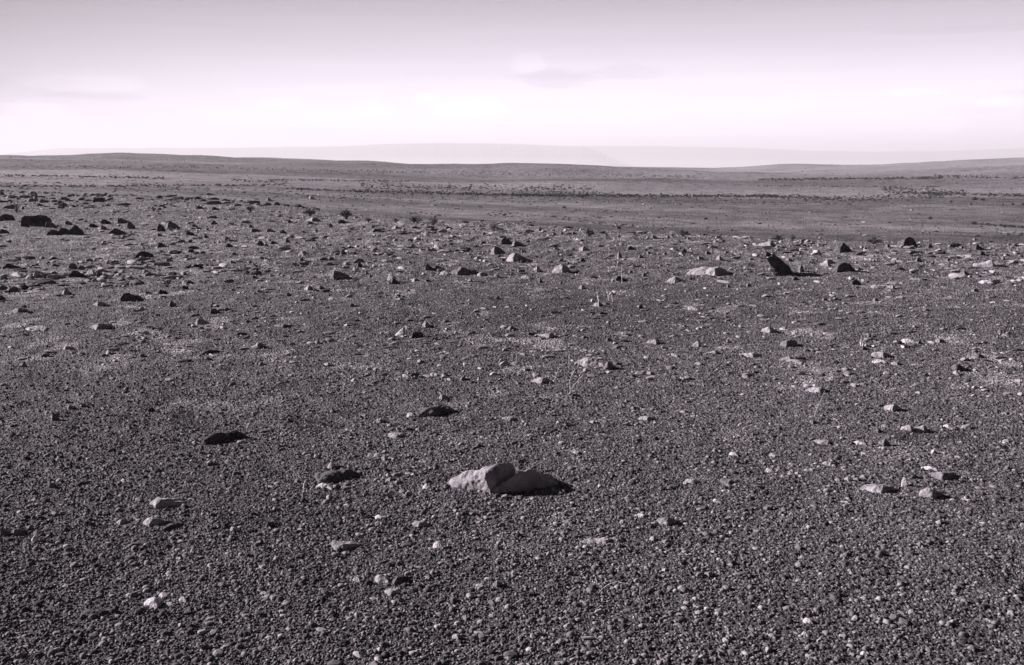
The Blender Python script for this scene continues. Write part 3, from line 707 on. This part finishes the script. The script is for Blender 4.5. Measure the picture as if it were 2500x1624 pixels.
def shrub(x, yb, w_px, h_px, dense, label, seed, group=None):
    P = pixel_point(x, yb)
    if P is None: return
    k = world_scale(P); rg = random.Random(seed)
    W, Hh = w_px * k, h_px * k
    root = bpy.data.objects.new('shrub', None); COL.objects.link(root); root.location = P; root.empty_display_size = .1
    root['label'] = label; root['category'] = 'shrub'
    if group: root['group'] = group
    tips, tubes = [], []
    for i in range(int(16 + 20 * dense)):
        a = rg.uniform(0, 6.283); sp = rg.random() ** .6
        top = Vector((math.cos(a) * sp * W * .5, math.sin(a) * sp * W * .42, Hh * (1 - .55 * sp * sp) * rg.uniform(.6, 1.02)))
        mid = Vector((top.x * .4, top.y * .4, top.z * .62)) + Vector((rg.gauss(0, .03), rg.gauss(0, .03), 0)) * W
        tubes.append(tube([Vector((top.x * .05, top.y * .05, -.02)), mid, top], W * .012, W * .004, 4)); tips += [(mid, top)]
        for b in range(2):
            e = mid.lerp(top, rg.random()) ; e2 = e + Vector((rg.gauss(0, .12), rg.gauss(0, .12), abs(rg.gauss(0, .08)))) * W
            tubes.append(tube([e, e2], W * .006, W * .003, 3)); tips.append((e, e2))
    cards = []
    for i in range(int(520 * dense + 60)):
        a, b = rg.choice(tips); c = a.lerp(b, rg.random() ** .6) + Vector((rg.gauss(0, .035), rg.gauss(0, .035), rg.gauss(0, .03))) * W
        c.z = max(c.z, .01)
        cards.append(leaf_card(c, W * .045, rg))
    st = link('stem', join_tubes('shrub_stems', tubes, M_STEM), parent=root)
    fo = link('foliage', blades([[tuple(p) for p in c] for c in cards], M_LEAF, 'shrub_leaves'), parent=root)
SHR = [
 (40, 518, 24, 22, .3, 'sparse wispy shrub above the long black boulder on the left'),
 (612, 518, 25, 18, .7, 'round dark shrub standing alone left of the white slab'),
 (756, 528, 34, 20, .9, 'dark shrub directly behind the white slab'),
 (846, 534, 36, 24, 1.0, 'largest and darkest shrub on the plateau rim, right of the white slab'),
 (900, 543, 20, 12, .5, 'small faint shrub just right of the darkest shrub'),
 (966, 544, 14, 13, .6, 'small upright shrub on the rim, two along from the darkest shrub'),
 (1012, 544, 32, 15, .9, 'low dark shrub spreading on the rim behind a flat half-lit rock'),
 (1058, 550, 34, 20, .35, 'thin twiggy shrub right of the low dark spreading shrub'),
 (1206, 565, 27, 19, .55, 'fuzzy grey shrub behind the cluster of peaked rocks in the middle'),
 (1290, 572, 26, 14, .3, 'bare twiggy shrub on the rim right of the fuzzy grey one'),
 (1438, 577, 32, 18, .75, 'dark shrub on the rim behind the middle of the plain'),
 (1668, 578, 34, 16, .6, 'wide grey shrub on the rim behind a small dark rock'),
 (1901, 588, 28, 14, .8, 'left one of two neighbouring dark shrubs behind the leaning boulder'),
 (1935, 588, 18, 15, .75, 'right one of two neighbouring dark shrubs behind the leaning boulder'),
 (2134, 596, 36, 14, .8, 'low dark shrub left of the round ragged boulder'),
 (2330, 603, 34, 9, .7, 'flattest dark shrub on the right part of the rim'),
 (375, 516, 18, 12, .4, 'small faint shrub on the left, past the black block stone'),
 (1830, 662, 24, 24, .3, 'wispy shrub on the gravel left of the leaning boulder'),
 (1890, 672, 34, 20, .35, 'pale dry shrub tucked under the leaning boulder'),
 (408, 700, 34, 22, .3, 'sparse grey shrub right of the black hump with a pale edge'),
 (2271, 537, 14, 8, 1.0, 'small dark bush alone on the lower plain at right'),
 (2378, 549, 16, 9, 1.0, 'dark bush at the left end of the dark strip of brush'),
 (2322, 496, 9, 7, 1.0, 'leftmost of the tiny round bushes below the brush belt'),
 (2371, 502, 8, 6, 1.0, 'second from left of the tiny round bushes below the brush belt'),
 (2449, 503, 8, 6, 1.0, 'third from left of the tiny round bushes below the brush belt'),
 (2472, 503, 11, 8, 1.0, 'largest and fourth of the tiny round bushes below the brush belt'),
 (2498, 503, 10, 8, 1.0, 'last tiny round bush below the brush belt, at the right border'),
 (2380, 489, 16, 7, 1.0, 'dark low bush at the left of a close pair inside the brush belt'),
 (2399, 490, 12, 6, 1.0, 'dark low bush at the right of a close pair inside the brush belt'),
 (1231, 528, 13, 7, .9, 'small dark bush on the smooth lower plain in the middle'),
 (1377, 509, 12, 5, .9, 'low dark bush on the smooth plain right of the middle'),
]
for i, (x, y, w, h, d, lab) in enumerate(SHR):
    shrub(x, y, w, h, d, lab, 900 + i)

# ------------------------------------------------------------------ far brush, uncountable
def pixel_points(pxs, ys):
    res = []
    r = np.exp(np.linspace(math.log(40.0), math.log(2300), 1500))
    for s in range(0, len(pxs), 400):
        px = pxs[s:s + 400]; py = ys[s:s + 400]
        a = (px - CX) / F; b = (CY - py) / F
        dy = CP + b * SP; dz = -SP + b * CP; hl = np.hypot(a, dy)
        X = (a / hl)[:, None] * r; Y = (dy / hl)[:, None] * r
        z = ground_z(X, Y) - (H + (dz / hl)[:, None] * r)
        hit = z >= 0; k = hit.argmax(1); ok = hit.any(1)
        for i in np.nonzero(ok)[0]: res.append((X[i, k[i]], Y[i, k[i]], r[k[i]]))
    return res
BANDS = [(0, 457, 700, 453, 3, 150, 5), (700, 461, 900, 470, 3, 70, 5), (850, 468, 1250, 477, 6, 230, 5.5), (1250, 478, 1900, 481, 5, 380, 6),
 (1850, 480, 2080, 488, 8, 140, 5), (2080, 487, 2300, 478, 13, 150, 4.6), (2200, 472, 2500, 479, 5, 110, 5.5), (880, 456, 1450, 463, 13, 330, 4.5),
 (650, 440, 1000, 444, 3, 150, 4), (0, 429, 400, 436, 5, 130, 4), (560, 440, 700, 446, 6, 50, 4), (1850, 440, 2300, 436, 4, 240, 4.5), (2280, 430, 2500, 437, 5, 90, 4),
 (1850, 455, 2300, 457, 2, 120, 3.5), (2150, 463, 2360, 475, 15, 180, 4.5), (1250, 470, 1500, 475, 10, 110, 4), (0, 408, 700, 413, 6, 150, 3), (700, 418, 1250, 424, 8, 170, 3),
 (1250, 425, 1700, 433, 8, 140, 3), (0, 448, 700, 466, 12, 60, 4), (700, 478, 1700, 494, 16, 260, 3.5), (1500, 483, 2100, 500, 14, 90, 4), (2385, 548, 2505, 557, 4, 30, 6),
 (-50, 400, 2550, 470, 60, 700, 2.6), (700, 500, 2500, 560, 60, 130, 4), (100, 460, 700, 476, 22, 70, 4), (1200, 520, 1620, 560, 8, 70, 4.5)]
brg = np.random.default_rng(77)
cards = []
prg = random.Random(3)
for (xa, ya, xb, yb, th, cnt, size) in BANDS:
    cnt = int(cnt * 1.7); t = brg.random(cnt)
    pxs = xa + (xb - xa) * t; ys = ya + (yb - ya) * t + brg.normal(size=cnt) * th * 0.33
    for (x, y, r) in pixel_points(pxs, ys):
        s = size * r / F * prg.uniform(.35, 1.25)
        z = float(ground_z(x, y))
        for q in range(20):
            a = prg.uniform(0, 6.28); rr = prg.random() ** .5 * s * .5
            c = Vector((x + math.cos(a) * rr, y + math.sin(a) * rr, z + prg.uniform(0.0, .55) * s * (1 - (rr / s) ** 2)))
            cards.append([tuple(p) for p in leaf_card(c, s * .27, prg)])
link('brush', blades(cards, M_BRUSH, 'brush'), kind='stuff', label='dark low brush dotted in belts across the far slopes', cat='brush')

# ------------------------------------------------------------------ short dry grass
cards = []
gr = random.Random(9)
def grass_blade(base, h, w, lean):
    tip = base + Vector((lean[0], lean[1], h)); side = Vector((w, 0, 0))
    return [tuple(base - side), tuple(base + side), tuple(tip + side * .3), tuple(tip - side * .3)]
for i in range(1500):
    a = gr.uniform(R(-27), R(27)); r = math.exp(gr.uniform(math.log(6.5), math.log(30)))
    x, y = math.sin(a) * r, math.cos(a) * r
    if float(fbm(np.array([x / 3]), np.array([y / 4]), 611, 2)[0]) < -0.05 + 0.1 * gr.random(): continue
    for b in range(gr.randint(3, 9)):
        bx, by = x + gr.gauss(0, .03), y + gr.gauss(0, .03); h = gr.uniform(.02, .09)
        cards.append(grass_blade(Vector((bx, by, float(ground_z(bx, by)))), h, .0016 + .00008 * r, (gr.gauss(0, .4) * h, gr.gauss(0, .4) * h)))
link('dry_grass', blades(cards, M_STRAW_DULL, 'dry_grass'), kind='stuff', label='short bleached dry grass in thin scattered tufts', cat='grass')

# ------------------------------------------------------------------ single dry plants and twigs
def dry_plant(name, cat, label, ox, oy, sc, base, lines, heads=(), thick=1.3):
    B = pixel_point(ox + base[0] / sc, oy + base[1] / sc); k = world_scale(B); Y0 = B.y
    dg = random.Random(int(ox + oy + base[0]))
    root = bpy.data.objects.new(name, None); COL.objects.link(root); root.location = B
    root['label'] = label; root['category'] = cat
    for ln in lines:
        pts = []
        dd = dg.uniform(-.03, .03)
        for i, (x, y) in enumerate(ln):
            p = on_ray(ox + x / sc, oy + y / sc, Y0 + dd + dg.uniform(-.01, .01))
            gz = float(ground_z(p.x, p.y)) + .002
            if p.z < gz: p = pixel_point(ox + x / sc, oy + y / sc) + Vector((0, 0, .004))
            pts.append(p - B)
        fine = []
        for a, b in zip(pts, pts[1:]):
            for t in range(4): fine.append(a.lerp(b, t / 4) + Vector((dg.gauss(0, 1), dg.gauss(0, 1), dg.gauss(0, 1))) * k * .5)
        fine.append(pts[-1])
        link('stem', join_tubes('dry_stem', [tube(fine, k * thick * .75, k * thick * .4, 5)], M_STRAW), parent=root)
    for (x0, x1, y0, y1, n) in heads:
        cs = []
        for i in range(n):
            x = dg.uniform(x0, x1); y = dg.uniform(y0, y1)
            p = on_ray(ox + x / sc, oy + y / sc, Y0 + dg.uniform(-.03, .03))
            p.z = max(p.z, float(ground_z(p.x, p.y)) + .004)
            cs.append([tuple(v) for v in leaf_card(p - B, k * 1.7, dg)])
        link('seed_head', blades(cs, M_FLOWER, 'seed_head'), parent=root)
S8 = 7.933
dry_plant('dry_plant', 'dry plant', 'tall bare dry plant with white seed heads in the middle distance', 1350, 640, S8, (1085, 765),
  [[(1085, 765), (1070, 640), (1050, 540), (1000, 460), (975, 400), (930, 320), (880, 245)], [(1070, 650), (1040, 760)], [(930, 320), (895, 360), (885, 450)],
   [(1335, 420), (1335, 220), (1335, 30)], [(1335, 30), (1390, 75)], [(885, 820), (865, 640), (860, 560)], [(1160, 780), (1120, 600)], [(840, 415), (1070, 415)]],
  [(1210, 1300, 585, 635, 24), (1290, 1440, 550, 600, 50), (1370, 1520, 590, 660, 45), (1540, 1610, 570, 620, 22), (1040, 1090, 560, 690, 14), (950, 1000, 380, 425, 12)], 1.2)
dry_plant('twig', 'twig', 'thin pale twig right of the sharp-peaked pale and black rock', 1350, 640, S8, (430, 270), [[(430, 268), (530, 190), (725, 115)]], (), 1.1)
dry_plant('twig', 'twig', 'short pale twig left of the small jagged black stone', 1350, 640, S8, (1560, 275), [[(1560, 272), (1650, 235), (1730, 208)]], (), 1.0)
dry_plant('dry_plant', 'dry plant', 'tall forked dry plant standing in front of the long pale slab', 1240, 840, S8, (1200, 975),
  [[(1200, 970), (1210, 890), (1200, 720), (1250, 570), (1300, 480)], [(1210, 890), (1300, 770), (1450, 600)]], [(1360, 1480, 560, 650, 14), (1130, 1170, 920, 970, 8), (1225, 1275, 560, 600, 8)], 1.3)
dry_plant('dry_plant', 'dry plant', 'thin crooked dry plant left of the long pale slab', 1240, 840, S8, (905, 760),
  [[(905, 750), (905, 700), (950, 560), (1000, 450), (1120, 370)], [(1185, 450), (1185, 130)], [(900, 890), (980, 810), (1040, 740)]], [(990, 1090, 370, 430, 22), (880, 930, 670, 730, 8), (940, 970, 450, 510, 8)], 1.1)
dry_plant('dry_plant', 'dry plant', 'row of thin upright dead stalks left of the forked dry plant', 1240, 840, S8, (160, 455),
  [[(155, 450), (165, 300), (168, 125)], [(515, 310), (505, 150)], [(305, 470), (295, 370)], [(575, 380), (560, 290)], [(150, 390), (520, 392)], [(500, 430), (740, 480)]], [(495, 525, 140, 170, 5), (640, 700, 420, 450, 6)], .9)
dry_plant('dry_plant', 'dry plant', 'arching dry stalk with a white seed head above the long pale slab', 1240, 840, S8, (1250, 210),
  [[(1250, 190), (1330, 145), (1500, 135)], [(1680, 92), (1800, 80), (1960, 120)]], [(1530, 1620, 130, 172, 26), (1390, 1480, 125, 155, 10), (1640, 1670, 100, 140, 6), (1430, 1480, 200, 260, 9)], .9)
dry_plant('twig', 'twig', 'bright bent twig on the gravel in the left foreground', 0, 1100, 2.95, (1490, 318), [[(1435, 226), (1465, 262), (1490, 315), (1540, 328)]], (), 1.9)
dry_plant('dry_plant', 'dry plant', 'thin dry stalk right of the bright bent twig', 0, 1100, 2.95, (1640, 312), [[(1625, 305), (1665, 258), (1675, 170), (1708, 88)], [(1635, 300), (1690, 268)], [(1735, 355), (1762, 330)]], [(1625, 1665, 275, 305, 9)], 1.0)
dry_plant('dry_plant', 'dry plant', 'curled pale stalks at the left end of the flat black-shadowed rock', 700, 1110, 10.82, (520, 1040),
  [[(445, 980), (458, 760), (500, 680), (560, 640)], [(525, 1035), (530, 900)], [(520, 990), (620, 930), (690, 830)]], (), 1.6)
dry_plant('twig', 'twig', 'forked pale twigs in front of the flat black-shadowed rock', 700, 1110, 10.82, (1440, 980),
  [[(1430, 980), (1520, 880), (1640, 860), (1760, 850)], [(1830, 850), (1900, 870), (1950, 930)], [(1440, 900), (1510, 800)]], (), 1.5)
dry_plant('twig', 'twig', 'short straight white stick below the flat black-shadowed rock', 600, 1100, 2.95, (705, 394), [[(705, 392), (745, 386), (788, 383)]], (), 2.2)
dry_plant('twig', 'twig', 'long faint stalk leaning off the right peak of the big foreground boulder', 1200, 1100, 2.95, (270, 140), [[(270, 140), (330, 100), (400, 60)]], (), 1.3)
dry_plant('dry_plant', 'dry plant', 'slender leaning stalk on the right of the plain, white tuft at its foot', 1800, 700, 3.2214, (600, 1040), [[(600, 1035), (625, 960), (665, 880), (690, 815)], [(600, 1030), (565, 1012)]], [(560, 620, 1005, 1040, 14)], .9)
dry_plant('grass_tuft', 'dry grass', 'upright bleached grass tuft behind a small dark stone at right', 1800, 700, 3.2214, (975, 470), [[(970, 470), (975, 410)], [(980, 470), (992, 420)], [(976, 470), (962, 430)], [(985, 470), (985, 440)]], (), 1.8)
dry_plant('grass_tuft', 'dry grass', 'fluffy bleached grass tuft left of a small dark stone at far right', 1800, 700, 3.2214, (1840, 575), [[(1840, 572), (1820, 515)], [(1843, 572), (1850, 500)], [(1846, 572), (1872, 525)], [(1838, 572), (1800, 540)]], [(1800, 1865, 520, 570, 26)], 1.2)
dry_plant('grass_tuft', 'dry grass', 'low pale grass tuft with curled blades below the right end of the plain', 1800, 700, 3.2214, (720, 745), [[(715, 742), (745, 700)], [(720, 742), (880, 748)], [(730, 742), (735, 712)], [(885, 745), (905, 705)]], [(715, 800, 728, 745, 14)], 1.3)
dry_plant('grass_tuft', 'dry grass', 'thin wiry grass tuft in the right foreground, below centre', 1200, 1100, 2.95, (900, 300), [[(830, 300), (890, 285), (940, 270)], [(890, 300), (920, 262)], [(900, 302), (880, 280)], [(910, 300), (960, 300)]], (), 1.2)
dry_plant('grass_tuft', 'dry grass', 'curved pale dead grass spray near the bottom, right of centre', 1200, 1100, 2.95, (770, 1035), [[(770, 1035), (810, 985), (860, 955), (920, 950)], [(760, 960), (745, 900)], [(735, 965), (728, 925)], [(920, 950), (1000, 965)], [(1065, 1040), (1070, 970)]], [(720, 770, 915, 965, 16), (860, 930, 935, 965, 14)], 1.2)
dry_plant('grass_tuft', 'dry grass', 'wispy pale grass tuft in the lower left foreground', 0, 1100, 2.95, (1200, 935), [[(1180, 935), (1160, 890)], [(1200, 935), (1210, 880)], [(1215, 935), (1250, 885)], [(1190, 938), (1240, 925)]], [(1160, 1255, 885, 930, 40)], 1.2)

# ------------------------------------------------------------------ labels: every stone told from its neighbours
hero['label'] = 'largest foreground boulder, pale rounded left face and black two-peaked right side'; hero['category'] = 'boulder'; hero['group'] = 'stones on the plain'
lean['label'] = 'black boulder leaning up to the left with an overhang, right background'; lean['category'] = 'boulder'; lean['group'] = 'stones on the plain'
def cen(q): return ((q['x0'] + q['x1']) / 2, (q['yt'] + q['yb']) / 2)
MARKS = [(1230, 1165, None, 'the largest foreground boulder'), (1905, 650, None, 'the leaning black boulder')]
NAMED = [
 (92, 540, 'largest black boulder on the left, long and flat-topped', 'the long flat-topped black boulder'),
 (17, 531, 'black rounded boulder at the left border, beside the long black boulder', None),
 (241, 489, 'small black block stone standing alone on the left', 'the black block stone on the left'),
 (352, 622, 'black hump with a notch of light on it, left background', 'the notched black hump'),
 (320, 725, 'black hump with a thin pale left edge, left of the middle', 'the black hump with a pale edge'),
 (190, 670, 'dark dome rock touching a pale slab, left background', 'the dark dome touching a pale slab'),
 (31, 651, 'low black boulder close to the left border', 'the low black boulder by the left border'),
 (481, 651, 'small dark peaked rock between the left humps and the middle', 'the small dark peak left of middle'),
 (762, 535, 'white slab in front of a dark shrub on the plateau rim', 'the white slab on the rim'),
 (832, 672, 'wedge rock with a small pale left face and long black slope', 'the black wedge with a pale face'),
 (1148, 661, 'black domed boulder with a pale left wedge, two humps merging', 'the two-humped black boulder in mid distance'),
 (1262, 627, 'pyramid rock, pale left slope and black right side, lowest of the peaked cluster', 'the pale and black pyramid rock'),
 (1216, 611, 'slanting rock with a pale left tip, left in the peaked cluster', None),
 (1372, 655, 'sharp-peaked rock with a long pale left slope and black right side', 'the sharp-peaked rock'),
 (1730, 660, 'long pale rock ending in a black dome at its right', 'the long pale rock with a black dome'),
 (2061, 653, 'mottled dark domed boulder right of the leaning boulder', 'the mottled dark dome'),
 (2060, 606, 'jagged black peak near the rim, above the mottled dome', 'the jagged black peak'),
 (2218, 591, 'large round ragged boulder on the rim at right', 'the round ragged boulder'),
 (2408, 645, 'pale sloping rock with a steep black right end, far right', 'the pale sloping rock at far right'),
 (2356, 668, 'small black dome with a pale left skirt, right background', 'the small skirted black dome'),
 (976, 808, 'upright white tooth-shaped stone left of a black block', 'the white tooth stone'),
 (1020, 816, 'small black block stone right of the white tooth stone', None),
 (636, 843, 'small grey pyramid stone alone in the left half', 'the lone grey pyramid stone'),
 (243, 797, 'pale sloping stone with a black right end, left side', 'the pale sloping stone at left'),
 (519, 859, 'small jagged black stone at the end of a pale flat streak', 'the jagged black stone at left'),
 (1064, 1006, 'black whale-backed rock with two pale spots, middle foreground', 'the black whale-backed rock'),
 (544, 1068, 'black wedge rock with a thin pale left rim, left foreground', 'the black wedge with a pale rim'),
 (817, 1167, 'flat rock with a black shadowed face and dry stalks around it', 'the flat black-shadowed rock'),
 (1444, 886, 'long pale slab behind the forked dry plant', 'the long pale slab'),
 (1321, 929, 'pale rounded stone with a black right end, left of the dry plant', 'the pale stone left of the dry plant'),
 (1927, 806, 'rock with a pale left face and slanting black right side, right half', 'the slant-sided rock'),
 (1929, 838, 'arched mottled rock just below the slant-sided rock', 'the arched mottled rock'),
 (2155, 866, 'small peaked stone above a flat pale stone, right half', 'the peaked stone at right'),
 (2251, 1047, 'brightest stone in the row of leaning white stones at right', 'the row of leaning white stones'),
 (2147, 1195, 'pale slanting slab with a black right end, right foreground', 'the pale slab in the right foreground'),
 (2276, 1204, 'pale knobby rock with a black right side, right foreground', 'the pale knobby rock at right'),
 (1628, 1271, 'small pale pyramid stone with a black side, right of the big boulder', 'the pale pyramid stone'),
 (1070, 1332, 'round white stone below the big foreground boulder', 'the round white stone'),
 (1022, 1281, 'small pale peaked stone between the big boulder and the round white stone', None),
 (842, 1333, 'half-lit grey rock with a mottled dark right half, left of the round white stone', 'the mottled half-lit rock'),
 (237, 1503, 'flat slab with a pale rim over a black shadow, bottom left', 'the flat rimmed slab at bottom left'),
 (354, 1331, 'long low black stone in the left foreground', 'the long low black stone'),
 (404, 1228, 'dim peaked rock with a black right side, left foreground', 'the dim peaked rock at left'),
 (378, 1273, 'pale jagged rock just below the dim peaked rock', None),
 (983, 1417, 'black-faced broken stone in a cluster of pale ones, lower middle', 'the broken black stone cluster'),
 (1487, 1323, 'low pale streaked stone between the pyramid stone and round white stone', 'the low pale streaked stone'),
 (600 + 1520 / 2.95, 1100 + 1344 / 2.95, 'small white-topped stone near the bottom, centre', 'the white-topped stone at the bottom'),
 (1200 + 285 / 2.95, 1100 + 1436 / 2.95, 'small white stone at the bottom edge, right of the white-topped one', None),
 (1567, 748, 'small black pointed stone on the middle of the plain', 'the small black pointed stone'),
 (1690, 752, 'bright white block stone on the middle plain', 'the bright white block stone'),
 (376, 1576, 'pale stone with a black shadow patch at the bottom left', 'the pale stone at bottom left'),
 (1990, 1550, 'white patch stone near the bottom right', 'the white patch stone at bottom right'),
]
used_labels = set()
for x, y, lab, short in NAMED:
    c = [q for q in built if 'label' not in q]
    q = min(c, key=lambda q: math.hypot(cen(q)[0] - x, (cen(q)[1] - y) * 1.5))
    if math.hypot(cen(q)[0] - x, cen(q)[1] - y) > 28: print('named stone not matched', x, y, lab); continue
    q['label'] = lab; used_labels.add(lab)
    if short: MARKS.append((cen(q)[0], cen(q)[1], q, short))
for (x, y, w, h, d, lab) in SHR[:0]: pass
def look(q):
    w, h = q['x1'] - q['x0'], q['yb'] - q['yt']
    size = 'big' if w > 70 else ('mid-sized' if w > 40 else ('small' if w > 22 else 'tiny'))
    tone = 'black-faced' if q['n'] < .25 else ('half-lit' if q['n'] < .6 else ('mostly pale' if q['n'] < .8 else 'pale'))
    shape = 'blocky' if 'b' in q['k'] else ('upright' if h / w > .8 else ('flat' if h / w < .33 else ('peaked' if .25 <= q['n'] < .75 else 'rounded')))
    return '%s %s %s' % (size, tone, shape)
def relation(q, m):
    x, y = cen(q); dx = x - m[0]; dy = (y - m[1]) * (1.6 if y > 700 else 2.6)
    a = math.degrees(math.atan2(dy, dx)) % 360
    return ['right of', 'below right of', 'below', 'below left of', 'left of', 'above left of', 'above', 'above right of'][int((a + 22.5) // 45) % 8]
todo = [q for q in built if 'label' not in q]
cands = {}
for q in todo:
    x, y = cen(q)
    ms = sorted([m for m in MARKS], key=lambda m: math.hypot(m[0] - x, (m[1] - y) * 1.8))
    m = ms[0]
    key = (look(q) + ' ' + q['name'] + ' ' + relation(q, m) + ' ' + m[3])
    q['_m'] = m; cands.setdefault(key, []).append(q)
ORD = ['nearest', 'second nearest', 'third nearest', 'fourth nearest', 'fifth nearest', 'sixth nearest', 'seventh nearest', 'eighth nearest', 'ninth nearest']
for key, qs in cands.items():
    if len(qs) == 1: qs[0]['label'] = key; continue
    qs.sort(key=lambda q: math.hypot(cen(q)[0] - q['_m'][0], cen(q)[1] - q['_m'][1]))
    for i, q in enumerate(qs): q['label'] = ORD[i] + ' ' + key + (' of its kind' if len(key.split()) < 12 else '')
labs = [q['label'] for q in built]
print('labels', len(labs), len(set(labs)), max(len(l.split()) for l in labs))
for q in built:
    o = q['obj']; o['label'] = q['label']; o['category'] = q['name']; o['group'] = 'stones on the plain'


# ------------------------------------------------------------------ haze: the air itself
def build_haze():
    bm = bmesh.new()
    # four-sided wedge round the land, kept narrow near the camera to cut fill light
    y0, y1, w0, w1, z0, z1 = -640, 17900, 900, 14000, -75.0, 300.0
    vs = [bm.verts.new(c) for c in ((-w0, y0, z0), (w0, y0, z0), (w1, y1, z0), (-w1, y1, z0), (-w0, y0, z1), (w0, y0, z1), (w1, y1, z1), (-w1, y1, z1))]
    for f in ((0, 3, 2, 1), (4, 5, 6, 7), (0, 1, 5, 4), (1, 2, 6, 5), (2, 3, 7, 6), (3, 0, 4, 7)):
        bm.faces.new([vs[i] for i in f])
    me = bpy.data.meshes.new('haze'); bm.to_mesh(me); bm.free()
    m = bpy.data.materials.new('haze_air'); m.use_nodes = True
    t = m.node_tree; t.nodes.clear()
    o = t.nodes.new('ShaderNodeOutputMaterial'); v = t.nodes.new('ShaderNodeVolumePrincipled')
    v.inputs['Color'].default_value = (1.0, 0.96, 1.0, 1); v.inputs['Density'].default_value = 1.7e-4
    v.inputs['Anisotropy'].default_value = 0.1
    t.links.new(v.outputs[0], o.inputs['Volume'])
    me.materials.append(m)
    link('haze', me, kind='stuff', label='thin pale dust haze over the whole plain', cat='haze')
build_haze()
